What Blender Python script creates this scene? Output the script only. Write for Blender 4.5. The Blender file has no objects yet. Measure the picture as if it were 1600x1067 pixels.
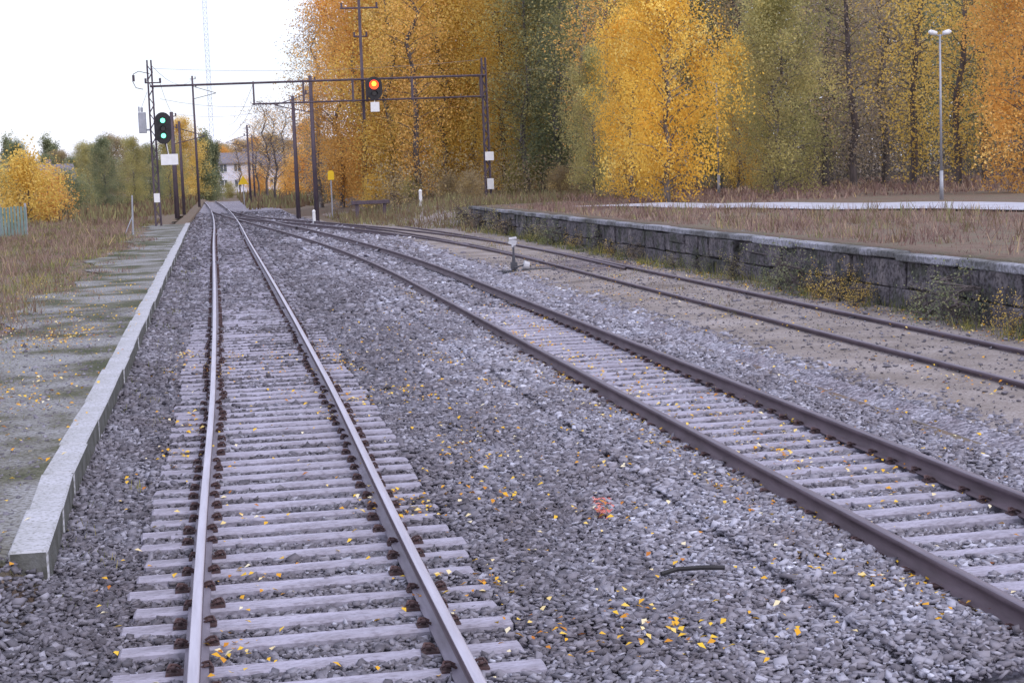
import bpy, bmesh, math, random
import numpy as np
from mathutils import Vector, Matrix
random.seed(7); rng=np.random.default_rng(7)
scene=bpy.context.scene; col=scene.collection
R=math.radians
# ---------------- camera (stands on a rail vehicle, 2.6 m above rail head) -------------
F=2600.0
Yc=Vector((342-800,533-280,-F)); P2=Yc+Vector((math.cos(.038),math.sin(.038),0))*500
Zc=P2.cross(Yc).normalized()
if Zc.y<0: Zc=-Zc
Yc.normalize(); Xc=Yc.cross(Zc).normalized()
cam=bpy.data.cameras.new("camera"); co=bpy.data.objects.new("camera",cam); col.objects.link(co)
cam.sensor_width=36; cam.lens=F/1600*36; cam.clip_end=3000; cam.clip_start=.1
M4=Matrix((Xc,Yc,Zc)).to_4x4(); M4.translation=Vector((0,0,2.6)); co.matrix_world=M4
scene.camera=co
# ---------------- materials ----------------
def nt(name):
    m=bpy.data.materials.new(name); m.use_nodes=True; t=m.node_tree
    b=t.nodes["Principled BSDF"]; return m,t,b
def ramp(t,stops):
    r=t.nodes.new("ShaderNodeValToRGB"); e=r.color_ramp.elements
    while len(e)<len(stops): e.new(.5)
    for i,(p,c) in enumerate(stops): e[i].position=p; e[i].color=(*c,1)
    return r
def mat(name,stops,scale=5,rough=.85,bump=.3,bscale=None,kind='noise',stretch=(1,1,1),metal=0,bdist=.02,mixs=None,spec=.3):
    m,t,b=nt(name); tc=t.nodes.new("ShaderNodeTexCoord"); mp=t.nodes.new("ShaderNodeMapping")
    mp.inputs["Scale"].default_value=stretch; t.links.new(tc.outputs["Object"],mp.inputs[0])
    n=t.nodes.new("ShaderNodeTexNoise"); n.inputs["Scale"].default_value=scale; n.inputs["Detail"].default_value=8; n.inputs["Roughness"].default_value=.65
    t.links.new(mp.outputs[0],n.inputs["Vector"])
    r=ramp(t,stops); out=r.outputs[0]
    if kind=='vor':
        v=t.nodes.new("ShaderNodeTexVoronoi"); v.inputs["Scale"].default_value=bscale
        t.links.new(mp.outputs[0],v.inputs["Vector"])
        s=t.nodes.new("ShaderNodeSeparateColor"); t.links.new(v.outputs["Color"],s.inputs[0])
        t.links.new(s.outputs[0],r.inputs[0])
        mx=t.nodes.new("ShaderNodeMix"); mx.data_type='RGBA'; mx.blend_type='MULTIPLY'; mx.inputs[0].default_value=1
        r2=ramp(t,mixs or [(.38,(.70,.64,.64)),(.6,(1.05,1.05,1.05))]); t.links.new(n.outputs[0],r2.inputs[0])
        t.links.new(r.outputs[0],mx.inputs[6]); t.links.new(r2.outputs[0],mx.inputs[7]); out=mx.outputs[2]
        hs=v.outputs["Distance"]; inv=True
    else:
        t.links.new(n.outputs[0],r.inputs[0])
        n2=t.nodes.new("ShaderNodeTexNoise"); n2.inputs["Scale"].default_value=bscale or scale*4; n2.inputs["Detail"].default_value=6
        t.links.new(mp.outputs[0],n2.inputs["Vector"]); hs=n2.outputs[0]; inv=False
        if mixs:
            mx=t.nodes.new("ShaderNodeMix"); mx.data_type='RGBA'; mx.blend_type='MULTIPLY'; mx.inputs[0].default_value=1
            r2=ramp(t,mixs); t.links.new(hs,r2.inputs[0]); t.links.new(out,mx.inputs[6]); t.links.new(r2.outputs[0],mx.inputs[7]); out=mx.outputs[2]
    t.links.new(out,b.inputs["Base Color"])
    if bump>0:
        bp=t.nodes.new("ShaderNodeBump"); bp.inputs["Strength"].default_value=bump; bp.inputs["Distance"].default_value=bdist; bp.invert=inv
        t.links.new(hs,bp.inputs["Height"]); t.links.new(bp.outputs[0],b.inputs["Normal"])
    b.inputs["Roughness"].default_value=rough; b.inputs["Metallic"].default_value=metal
    b.inputs["Specular IOR Level"].default_value=spec
    return m
def tmat(name,stops,rough=.8,trans=0,nscale=0,n2=[(.3,(.76,.71,.69)),(.7,(1.12,1.12,1.12))]):
    m,t,b=nt(name); a=t.nodes.new("ShaderNodeAttribute"); a.attribute_name="tint"
    r=ramp(t,stops); t.links.new(a.outputs["Fac"],r.inputs[0]); out=r.outputs[0]
    if nscale:
        tc=t.nodes.new("ShaderNodeTexCoord"); n=t.nodes.new("ShaderNodeTexNoise"); n.inputs["Scale"].default_value=nscale; n.inputs["Detail"].default_value=6
        t.links.new(tc.outputs["Object"],n.inputs["Vector"]); r2=ramp(t,n2)
        t.links.new(n.outputs[0],r2.inputs[0]); mx=t.nodes.new("ShaderNodeMix"); mx.data_type='RGBA'; mx.blend_type='MULTIPLY'; mx.inputs[0].default_value=1
        t.links.new(out,mx.inputs[6]); t.links.new(r2.outputs[0],mx.inputs[7]); out=mx.outputs[2]
    t.links.new(out,b.inputs["Base Color"]); b.inputs["Roughness"].default_value=rough; b.inputs["Specular IOR Level"].default_value=.2
    if trans:
        tr=t.nodes.new("ShaderNodeBsdfTranslucent"); t.links.new(out,tr.inputs[0]); mxs=t.nodes.new("ShaderNodeMixShader"); mxs.inputs[0].default_value=trans
        o=t.nodes["Material Output"]; t.links.new(b.outputs[0],mxs.inputs[1]); t.links.new(tr.outputs[0],mxs.inputs[2]); t.links.new(mxs.outputs[0],o.inputs[0])
    return m
def emat(name,c,s):
    m,t,b=nt(name); b.inputs["Base Color"].default_value=(*c,1); b.inputs["Emission Color"].default_value=(*c,1); b.inputs["Emission Strength"].default_value=s; return m
m_ballast=mat("ballast",[(0,(.14,.13,.16)),(.5,(.29,.28,.33)),(1,(.52,.51,.60))],.9,.9,.8,24,'vor',bdist=.03)
m_stone=tmat("ballast_stone",[(0,(.11,.105,.125)),(.35,(.22,.21,.25)),(.62,(.36,.355,.42)),(.85,(.54,.55,.66)),(1,(.80,.81,.90))],.8,0,1.0)
m_ground=mat("earth",[(.3,(.11,.08,.06)),(.45,(.20,.14,.11)),(.58,(.16,.14,.10)),(.8,(.27,.21,.17))],1.5,.95,.8,12,bdist=.08)
m_path=mat("sandy_dirt",[(.3,(.17,.14,.125)),(.42,(.26,.225,.21)),(.55,(.33,.29,.28)),(.72,(.42,.385,.39))],.7,.95,.8,30,bdist=.03,mixs=[(.35,(.72,.68,.66)),(.6,(1,1,1))])
m_plat=mat("platform_dirt",[(.38,(.075,.085,.045)),(.45,(.13,.13,.09)),(.50,(.21,.205,.195)),(.56,(.29,.29,.30)),(.75,(.38,.38,.41))],.5,.95,.9,24,bdist=.03,mixs=[(.40,(.5,.48,.43)),(.5,(.88,.87,.85)),(.58,(1,1,1))])
m_road=mat("road",[(.3,(.38,.38,.44)),(.7,(.52,.52,.59))],1,.9,.2,30)
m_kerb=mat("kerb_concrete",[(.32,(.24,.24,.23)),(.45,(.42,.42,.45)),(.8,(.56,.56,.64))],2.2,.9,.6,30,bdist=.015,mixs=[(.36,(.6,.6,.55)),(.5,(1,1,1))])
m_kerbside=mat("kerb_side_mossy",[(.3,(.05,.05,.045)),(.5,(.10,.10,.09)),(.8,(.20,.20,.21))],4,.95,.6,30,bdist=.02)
m_sleeper=mat("sleeper_concrete",[(.3,(.22,.20,.24)),(.46,(.34,.32,.39)),(.58,(.40,.38,.47)),(.75,(.48,.46,.57))],4,.85,.5,40,stretch=(.5,1.5,1),bdist=.008,mixs=[(.36,(.72,.70,.70)),(.52,(1,1,1))])
m_railside=mat("rail_rust",[(.3,(.075,.055,.066)),(.7,(.16,.12,.145))],8,.7,.3,60,stretch=(1,.2,1),bdist=.004)
m_raillight=mat("rail_side_worn",[(.3,(.13,.11,.135)),(.7,(.26,.235,.30))],6,.6,.2,60,stretch=(1,.2,1),bdist=.004,metal=.2)
m_railtop=mat("rail_top_steel",[(.3,(.44,.41,.48)),(.7,(.60,.57,.66))],20,.4,.05,60,stretch=(1,.05,1),metal=.6)
m_railtop2=mat("rail_top_dull",[(.3,(.13,.105,.13)),(.7,(.23,.20,.25))],20,.5,.05,60,stretch=(1,.05,1),metal=.4)
m_clip=mat("clip_rust",[(.3,(.045,.03,.034)),(.7,(.13,.075,.075))],15,.8,.3,60)
m_wall=mat("wall_stone",[(.3,(.04,.04,.045)),(.42,(.085,.088,.075)),(.5,(.12,.11,.125)),(.62,(.20,.18,.19)),(.80,(.40,.36,.38))],1.5,.95,1,12,bdist=.06,mixs=[(.38,(.55,.53,.53)),(.55,(1,1,1))])
m_coping=mat("coping_concrete",[(.32,(.08,.08,.08)),(.46,(.18,.18,.19)),(.56,(.32,.32,.37)),(.8,(.48,.48,.56))],.6,.95,.8,14,bdist=.04,mixs=[(.38,(.55,.55,.52)),(.55,(1,1,1))])
m_black=mat("black_steel",[(.3,(.02,.02,.022)),(.7,(.045,.04,.045))],8,.6,.1,40)
m_stand=mat("stand_iron",[(.3,(.05,.05,.06)),(.7,(.10,.10,.12))],8,.7,.1,40)
m_palegrey=mat("faded_white",[(.3,(.42,.42,.46)),(.7,(.56,.56,.60))],8,.7,.1,40)
m_pole=mat("dark_pole",[(.3,(.065,.05,.065)),(.7,(.14,.11,.135))],5,.85,.3,30,stretch=(1,1,.2))
m_wire=mat("wire_grey",[(.3,(.16,.15,.18)),(.7,(.22,.21,.25))],5,.7,.1,30)
m_grey=mat("galvanised",[(.3,(.30,.31,.35)),(.7,(.42,.43,.48))],5,.5,.1,30,metal=.3)
m_hazed=mat("hazed_steel",[(.3,(.48,.52,.62)),(.7,(.55,.60,.70))],5,.7,.1,30)  # radio mast steel, lightened so distance haze is painted into its colour
m_white=mat("white_paint",[(.3,(.7,.7,.72)),(.7,(.82,.82,.84))],5,.6,.05,30)
m_housewall=mat("house_white",[(.3,(.66,.64,.72)),(.7,(.76,.74,.82))],2,.8,.1,30)
m_roof=mat("roof_tile",[(.3,(.16,.14,.16)),(.7,(.24,.22,.25))],3,.8,.3,10)
m_glass=mat("window_glass",[(.3,(.08,.09,.11)),(.7,(.12,.13,.16))],1,.15,0,10,spec=.6)
m_fence=mat("fence_green",[(.3,(.12,.19,.17)),(.7,(.22,.29,.28))],2,.7,.2,30)
m_yellow=mat("yellow_paint",[(.3,(.75,.48,.02)),(.7,(.85,.58,.04))],5,.6,.05,30)
m_red=emat("red_lamp",(1,.06,.01),2.2); m_orange=emat("amber_lamp",(1,.45,.03),5); m_green=emat("green_lamp",(.15,1,.55),3.5)
m_lens=mat("dark_lens",[(.3,(.02,.01,.01)),(.7,(.04,.02,.02))],5,.2,0,10,spec=.6)
m_bark=mat("birch_bark",[(.35,(.07,.06,.06)),(.52,(.18,.16,.16)),(.72,(.42,.40,.40))],3,.9,.4,20,stretch=(1,1,.5))
m_barkd=mat("dark_bark",[(.35,(.07,.06,.06)),(.7,(.17,.14,.14))],3,.9,.4,20,stretch=(1,1,.3))
L=lambda n,a,b,c,d:tmat(n,[(0,a),(.35,b),(.7,c),(1,d)],.8,.45,.22,[(.35,(.80,.77,.80)),(.62,(1.08,1.08,1.08))])  # leaf colours; values raised for far trees to imitate haze
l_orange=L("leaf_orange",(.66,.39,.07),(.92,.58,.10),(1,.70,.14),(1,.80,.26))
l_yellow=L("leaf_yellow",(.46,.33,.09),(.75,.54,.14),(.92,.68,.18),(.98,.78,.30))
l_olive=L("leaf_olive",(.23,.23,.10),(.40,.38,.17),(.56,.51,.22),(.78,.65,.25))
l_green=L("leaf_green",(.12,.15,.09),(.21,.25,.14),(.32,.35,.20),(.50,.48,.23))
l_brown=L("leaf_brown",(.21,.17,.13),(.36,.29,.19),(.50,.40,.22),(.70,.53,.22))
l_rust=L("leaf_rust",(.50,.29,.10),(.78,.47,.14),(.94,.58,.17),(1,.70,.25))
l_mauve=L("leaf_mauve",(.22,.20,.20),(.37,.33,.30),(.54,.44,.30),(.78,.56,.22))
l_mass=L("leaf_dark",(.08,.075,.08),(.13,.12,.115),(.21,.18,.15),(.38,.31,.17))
l_fall=tmat("fallen_leaf",[(0,(.50,.17,.03)),(.25,(.80,.40,.03)),(.7,(.90,.60,.06)),(1,(.90,.82,.6))],.6,.15)
w_red=tmat("weed_russet",[(0,(.14,.085,.08)),(.4,(.26,.17,.15)),(.8,(.38,.28,.22)),(1,(.60,.46,.20))],.9,.15)
w_tan=tmat("weed_tan",[(0,(.11,.07,.05)),(.4,(.22,.15,.10)),(.75,(.24,.25,.12)),(1,(.48,.38,.18))],.9,.15)
w_green=tmat("weed_green",[(0,(.07,.09,.03)),(.5,(.18,.20,.08)),(1,(.50,.42,.12))],.9,.15)
# ---------------- mesh tools ----------------
class B:
    def __init__(s): s.v=[];s.f=[];s.m=[]
    def add(s,vs,fs,mi=0):
        o=len(s.v); s.v+= [tuple(v) for v in vs]; s.f+=[tuple(i+o for i in f) for f in fs]; s.m+=[mi]*len(fs)
    def box(s,c,d,mi=0,rot=None,jit=0):
        vs=[]
        for z in(-.5,.5):
            for x,y in((-.5,-.5),(.5,-.5),(.5,.5),(-.5,.5)):
                p=Vector((x*d[0]+random.uniform(-jit,jit),y*d[1]+random.uniform(-jit,jit),z*d[2]+random.uniform(-jit,jit)))
                if rot: p=rot@p
                vs.append(p+Vector(c))
        s.add(vs,[(3,2,1,0),(4,5,6,7),(0,1,5,4),(1,2,6,5),(2,3,7,6),(3,0,4,7)],mi)
    def cyl(s,a,b,r0,r1=None,n=8,mi=0):
        a=Vector(a);b=Vector(b); r1=r0 if r1 is None else r1; d=(b-a).normalized()
        u=d.orthogonal().normalized(); w=d.cross(u)
        vs=[a+(u*math.cos(2*math.pi*i/n)+w*math.sin(2*math.pi*i/n))*r0 for i in range(n)]+[b+(u*math.cos(2*math.pi*i/n)+w*math.sin(2*math.pi*i/n))*r1 for i in range(n)]
        s.add(vs,[(i,(i+1)%n,n+(i+1)%n,n+i) for i in range(n)]+[tuple(range(n))[::-1],tuple(range(n,2*n))],mi)
    def path(s,pts,r,n=6,mi=0):
        for a,b in zip(pts[:-1],pts[1:]): s.cyl(a,b,r,r,n,mi)
    def prism(s,poly,y0,y1,mi=0):
        n=len(poly); vs=[(x,y0,z) for x,z in poly]+[(x,y1,z) for x,z in poly]
        s.add(vs,[(i,(i+1)%n,n+(i+1)%n,n+i) for i in range(n)]+[tuple(range(n))[::-1],tuple(range(n,2*n))],mi)
    def mesh(s,name,mats,smooth=False,bevel=0):
        me=bpy.data.meshes.new(name); me.from_pydata(s.v,[],s.f)
        for m in mats: me.materials.append(m)
        me.polygons.foreach_set("material_index",s.m)
        bm=bmesh.new(); bm.from_mesh(me); bmesh.ops.recalc_face_normals(bm,faces=bm.faces)
        if bevel: bmesh.ops.bevel(bm,geom=bm.edges[:],offset=bevel,segments=1,affect='EDGES')
        bm.to_mesh(me); bm.free()
        if smooth: me.shade_smooth()
        return me
def npmesh(name,V,Q,mats,tint=None,smooth=False):
    me=bpy.data.meshes.new(name); V=np.asarray(V,dtype=np.float32); Q=np.asarray(Q,dtype=np.int32)
    k=Q.shape[1]; me.vertices.add(len(V)); me.vertices.foreach_set("co",V.ravel())
    me.loops.add(Q.size); me.loops.foreach_set("vertex_index",Q.ravel())
    me.polygons.add(len(Q)); me.polygons.foreach_set("loop_start",np.arange(0,Q.size,k,dtype=np.int32))
    if tint is not None:
        a=me.attributes.new("tint",'FLOAT','POINT'); a.data.foreach_set("value",np.asarray(tint,dtype=np.float32))
    for m in mats: me.materials.append(m)
    me.update(calc_edges=True)
    if smooth: me.shade_smooth()
    return me
def put(name,me,parent=None,loc=(0,0,0),label=None,cat=None,group=None,kind=None,rot=None,scale=None):
    o=bpy.data.objects.new(name,me); col.objects.link(o); o.location=loc
    if parent: o.parent=parent
    if label:o["label"]=label
    if cat:o["category"]=cat
    if group:o["group"]=group
    if kind:o["kind"]=kind
    if rot:o.rotation_euler=rot
    if scale:o.scale=scale
    return o
# ---------------- layout of the place ----------------
def S(t): t=np.clip(t,0,1); return t*t*(3-2*t)
def c1(y): return .45+.06*S((y-10)/12)-.16*S((y-25)/60)-.00010*np.maximum(y-80,0)**2
def c2(y): return 5.15+(c1(y)-5.15)*S((y-40)/110)
def c3(y): return 9.5+(c2(y)-9.5)*S((y-45)/80)
def xk(y): return np.interp(y,[11.3,14.7,25,70,100],[-1.27,-1.38,-1.41,-1.64,-1.8])
WX=11.6; WEND=77; KY0=11.5
G2=.727
def gz(x,y):
    x=np.asarray(x,float); y=np.asarray(y,float); k0=xk(y)
    left=.10*(1-S((y-95)/40))+.05*np.sin(x*1.3+y*.4)*np.cos(y*.23)*S((-x-4.6)/1.5)
    near=1-S((y-KY0-.05)/.35)
    hn=-.25+.345*S((k0+.35-x)/.9)*S((y-8.2)/3.0)
    left=left*(1-near)+near*hn
    mid=-.26+.17*S((x-6.8)/.8)+.11*S((k0+.5-x)/.5)*(1-near)
    mid=np.where(x<k0+.6,np.maximum(mid,hn*near+mid*(1-near)),mid)
    k=S((y-WEND+1)/9); st=(x>WX+.15)*1.0; sl=S((x-8)/5)
    right=.93*(1-k)*st+k*sl*.85*(1-S((y-300)/200)) 
    right=right+ (x>14)*.03*np.sin(x*.9)*np.cos(y*.5)
    z=np.where(x<k0-.1,left,mid)
    z=np.where(x>7.6, -.09+ np.where(right>0,right*1.09,0),z)
    return z
xs=[-900,-400,-200,-120,-80,-50,-35,-25,-20,-16,-13,-11,-9,-7.5,-6,-5,-4,-3.3,-2.7]
xr=list(np.arange(-.2,7,.8))+[7.2,7.7,8.5,9.5,10.5,11.2,WX+.14,WX+.16,12.5,13.5,15,17,19,21,24,28,34,42,55,80,120,200,400,900]
ys=np.concatenate([np.arange(-20,6,1.5),np.arange(6,13,.25),np.arange(13,130,1.5),np.arange(130,300,8),[320,400,600,1000,2000]])
rows=[]
for y in ys:
    k=float(xk(y)); rx=np.array(xs+[k-1,k-.75,k-.5,k-.32,k-.2,k-.12,k-.08,k+.08,k+.25,k+.4,k+.6]+xr); rows.append(np.stack([rx,np.full_like(rx,y),gz(rx,y)],1))
nc=len(rows[0]); V=np.concatenate(rows)
def gridq(nr,nc): 
    i=np.arange(nr-1)[:,None]*nc+np.arange(nc-1)[None,:]; i=i.ravel(); return np.stack([i,i+1,i+nc+1,i+nc],1)
put("ground",npmesh("ground",V,gridq(len(ys),nc),[m_ground]),kind="structure",label="weedy brown earth around the railway yard",cat="ground")
def sheet(name,f0,f1,y0,y1,dz,m,label,cat,nx=12,dy=.5,jag=.1):
    yy=np.arange(y0,y1+dy/2,dy); rr=[]
    for y in yy:
        a,b=f0(y)+rng.uniform(-jag,jag),f1(y)+rng.uniform(-jag,jag)
        x=np.linspace(a,b,nx); rr.append(np.stack([x,np.full(nx,y),gz(x,y)+dz],1))
    return put(name,npmesh(name,np.concatenate(rr),gridq(len(yy),nx),[m]),kind="structure",label=label,cat=cat)
sheet("ballast_bed",lambda y:xk(y)-.02,lambda y:7.3-2*S((y-70)/60),3,215,.03,m_ballast,"grey crushed stone ballast under the tracks","ballast",nx=40,jag=.0)
sheet("dirt_path",lambda y:7.0-1.5*S((y-70)/60),lambda y:WX+.05,12,120,.012,m_path,"sandy brown dirt strip beside the siding","path",nx=20,jag=.04)
sheet("platform_surface",lambda y:-3.9+.35*math.sin(y*.31)+.2*math.sin(y*1.1),lambda y:float(xk(y))-.2-.25*float(1-S((y-11.2)/.5)),6,98,.024,m_plat,"worn grey platform surface with moss and gravel","platform",nx=26,dy=.25,jag=.03)
def roadl(y): return 13.6+(67-y)*.29
yy=np.linspace(18,66,60); rr=[]
for y in yy:
    wd=.8+.35*float(S((58-y)/25))
    for j in range(6):
        x=roadl(y)+j*wd+.08*math.sin(y*2+j); rr.append((x,y,float(gz(x,y))+.06))
put("road",npmesh("road",np.array(rr),gridq(60,6),[m_road]),kind="structure",label="pale grey asphalt road behind the stone platform",cat="road")
# ---------------- rails, sleepers ----------------
half=[(.024,0),(.032,-.006),(.034,-.036),(.009,-.05),(.009,-.125),(.035,-.137),(.070,-.146),(.070,-.158)]
prof=half+[(-x,z) for x,z in half[::-1]]
def rail(name,cf,off,y0,y1,mats,parent,dz=0):
    yy=np.concatenate([np.arange(y0,60,1.5),np.arange(max(60,y0),y1+1,2.5)]); V=[];n=len(prof)
    for y in yy:
        c=float(cf(y))+off
        V+=[(c+x,y,z+dz) for x,z in prof]
    Q=[];mi=[]
    for i in range(len(yy)-1):
        for j in range(n):
            a=i*n+j;b=i*n+(j+1)%n; Q.append((a,b,b+n,a+n)); mi.append(1 if j in(n-1,0,n-2) else (2 if 4<=j<=10 else 0))
    me=npmesh(name,V,Q,mats); me.polygons.foreach_set("material_index",mi)
    return put(name,me,parent)
fb=B()
fb.box((0,0,-.152),(.27,.10,.014))
for sx in(-1,1):
    fb.path([(sx*.05,-.035,-.135),(sx*.08,-.04,-.118),(sx*.11,-.035,-.114),(sx*.125,0,-.132),(sx*.11,.035,-.114),(sx*.08,.04,-.118),(sx*.05,.035,-.135)],.009,5)
    fb.cyl((sx*.09,0,-.155),(sx*.09,0,-.115),.016,.013,6)
me_fast=fb.mesh("rail_fastening",[m_clip])
sme=[]
for k in range(6):
    b=B(); b.box((0,0,-.215),(2.36,.165,.115),jit=.010); sme.append(b.mesh("sleeper",[m_sleeper],bevel=.016))
def track(label,cf,sy0,sy1,y1,mats,gstep=.47,fastn=50,dz=0,y0=2):
    t=put("railway_track",None,label=label,cat="railway track",group="railway tracks")
    for off in(-G2,G2): rail("rail",cf,off,y0,y1,mats,t,dz)
    ys_=[]; rest=B(); far=B()
    y=sy0;i=0
    while y<sy1:
        a=math.atan((float(cf(y+.5))-float(cf(y-.5))))
        yj=y+random.uniform(-.03,.03); ys_.append(yj); cx=float(cf(y)); sz=random.uniform(-.012,.003)-(.028*S((y-22)/20))+dz
        if i<100:
            s=put("sleeper",sme[i%6],t,(cx+random.uniform(-.04,.04),yj,sz),rot=(0,random.uniform(-.004,.004),-a+random.uniform(-.03,.03)))
        else: far.box((cx,yj,-.215+sz),(2.36,.165,.115))
        if i<fastn:
            for off in(-G2,G2): put("rail_fastening",me_fast,s,(off,0,0))
        else:
            for off in(-G2,G2):
                for sx in(-1,1): rest.box((cx+off+sx*.1,yj,-.135+sz),(.08,.07,.035))
        y+=gstep;i+=1
    if rest.v:
        o=put("rail_fastenings",rest.mesh("rail_fastenings",[m_clip]),t); o["kind"]="stuff"
    if far.v:
        o=put("sleepers",far.mesh("sleepers",[m_sleeper]),t); o["kind"]="stuff"
    return t,ys_
t1,s1=track("railway track with shiny worn rails on grey sleepers",c1,8.45,95,210,[m_railside,m_railtop,m_raillight])
t2,s2=track("parallel railway track with dull brown rails",c2,8.3,33,152,[m_railside,m_railtop2,m_railside])
t3,s3=track("rusty siding rails sunk into dirt beside stone platform",c3,200,100,128,[m_railside,m_railtop2,m_railside])
mm=[m_railside,m_railtop2,m_railside]
rail("switch_blade",lambda y:c3(y)+G2-.07-.012*(52-y),0,41,52,mm,t3,-.005)
rail("switch_blade",lambda y:c3(y)-G2+.10+.014*(y-46),0,46,60,mm,t3,-.005)
rail("closure_rail",lambda y:c3(y)-.62+.035*(y-58),0,58,84,mm,t3,-.005)
rail("closure_rail",lambda y:c3(y)+.78+.042*(y-58),0,58,84,mm,t3,-.005)
rail("check_rail",lambda y:c2(y)+G2-.09,0,88,98,mm,t2,-.005)
rail("check_rail",lambda y:c2(y)-G2+.09,0,104,116,mm,t2,-.005)
b=B()
for i in range(9): b.box((9.65,41.5+i*.62,-.10),(2.3+.06*i,.2,.06),jit=.01)
put("turnout_bearers",b.mesh("turnout_bearers",[m_pole],bevel=.01),t3)
# ---------------- ballast stones ----------------
def rotm(n):
    q=rng.normal(size=(n,4)); q/=np.linalg.norm(q,axis=1)[:,None]; w,x,y,z=q.T
    return np.stack([1-2*(y*y+z*z),2*(x*y-z*w),2*(x*z+y*w),2*(x*y+z*w),1-2*(x*x+z*z),2*(y*z-x*w),2*(x*z-y*w),2*(y*z+x*w),1-2*(x*x+y*y)],1).reshape(n,3,3)
def rotflat(n,tilt=.45):
    a=rng.uniform(0,6.28,n); w=rng.uniform(0,6.28,n); th=np.abs(rng.normal(0,tilt,n)); h=th/2
    x=np.cos(w)*np.sin(h);y=np.sin(w)*np.sin(h);c=np.cos(h); ca,sa=np.cos(a/2),np.sin(a/2)
    W=c*ca; X=x*ca+y*sa; Y=y*ca-x*sa; Z=c*sa
    w,x,y,z=W,X,Y,Z
    return np.stack([1-2*(y*y+z*z),2*(x*y-z*w),2*(x*z+y*w),2*(x*y+z*w),1-2*(x*x+z*z),2*(y*z-x*w),2*(x*z-y*w),2*(y*z+x*w),1-2*(x*x+y*y)],1).reshape(n,3,3)
cube=np.array([(x,y,z) for z in(-.5,.5) for x,y in((-.5,-.5),(.5,-.5),(.5,.5),(-.5,.5))])
cq=np.array([(3,2,1,0),(4,5,6,7),(0,1,5,4),(1,2,6,5),(2,3,7,6),(3,0,4,7)])
def stones(P,size,tint):
    n=len(P); v=cube[None]+rng.uniform(-.26,.26,(n,8,3)); v=v*(np.array([1.35,.88,.46])*rng.uniform(.7,1.3,(n,3)))[:,None,:]*size[:,None,None]
    v=np.einsum('nij,nkj->nki',rotflat(n),v)+P[:,None,:]
    Q=(cq[None]+np.arange(n)[:,None,None]*8).reshape(-1,4)
    return v.reshape(-1,3),Q,np.repeat(tint,8)
Ps=[];Sz=[]
for (y0,y1,den,sz) in((8,13,1650,.027),(13,20,1050,.031),(20,32,480,.040),(32,50,140,.056),(50,75,34,.08),(75,140,14,.095)):
    x0,x1=-3.4,8.0; n=int((y1-y0)*(x1-x0)*den); x=rng.uniform(x0,x1,n); y=rng.uniform(y0,y1,n)
    k=(x>xk(y)-.02)|((y<KY0+.15)&(rng.random(n)<.85+(x+1.2)*.95+.35*(KY0-1.2-y))); k&=(x<.53*y+.6)
    k&=~((x>7.0-2*S((y-70)/60))&(rng.random(n)<S((x-6.9)/.9)+(y>75)))
    for ti,(cf,sl) in enumerate(((c1,s1),(c2,s2))):
        sx=x-cf(y); d=np.abs(sx); r=np.abs(d-G2)<.08; k&=~r
        sl=np.array(sl); idx=np.clip(np.searchsorted(sl,y),1,len(sl)-1); dd=np.minimum(np.abs(y-sl[idx]),np.abs(y-sl[idx-1]))
        lim=1.2 if ti==0 else np.where(sx<0,.80+.05*np.sin(y*3),.86)
        k&=~((d<lim)&(dd<.092)&(rng.random(n)>.06+.30*S((y-20)/22)))
    x=x[k];y=y[k];n=len(x); s=sz*np.clip(rng.lognormal(0,.36,n),.4,1.9)
    z=-.20+rng.uniform(-.012,.028,n)+.02*np.sin(x*2.1+y)*np.sin(y*1.3)
    z-=.008*(np.abs(x-c1(y))<1.2)
    d2=x-c2(y); z+=np.where((np.abs(d2)>.8)&(np.abs(d2)<1.6),.04,0)-.012*(np.abs(d2)<.75)
    z=np.where(x<xk(y)+.6,gz(x,y)+.045+rng.uniform(-.01,.03,n),z)
    z=np.where(x>7,gz(x,y)+.01,z); z=np.where((x<xk(y)-.02)&(y>KY0+.2),gz(x,y)+.012,z)
    Ps.append(np.stack([x,y,z],1)); Sz.append(s)
P=np.concatenate(Ps);Sz=np.concatenate(Sz)
xx=P[:,0]; yy_=P[:,1]
tt=np.clip(rng.beta(1.9,3.2,len(P))*.85-.02+.07*np.sin(xx*1.3+1+yy_*.2)*np.cos(yy_*.33+xx*.5)+.19*S((xx-2.3-.4*np.sin(yy_*.5))/1.2)+.04*S((xx-6)/1),0,1)
V,Q,T_=stones(P,Sz,tt); print("stones",len(P))
put("ballast_gravel",npmesh("ballast_gravel",V,Q,[m_stone],T_),kind="stuff",label="loose angular grey ballast stones between the tracks",cat="gravel")
n=9000; x=rng.uniform(-5,-1.4,n); y=8+26*rng.random(n)**1.5; 
x2=rng.uniform(7.2,11.4,6000); y2=rng.uniform(15,50,6000); x=np.concatenate([x,x2]);y=np.concatenate([y,y2])
k=(x>5)|(x<xk(y)-.32); x=x[k];y=y[k]
V,Q,T_=stones(np.stack([x,y,gz(x,y)+.024],1),.015*rng.lognormal(0,.5,len(x)),rng.random(len(x))*.5)
put("loose_pebbles",npmesh("loose_pebbles",V,Q,[m_stone],T_),kind="stuff",label="small loose stones on dirt and platform surface",cat="gravel")
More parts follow.
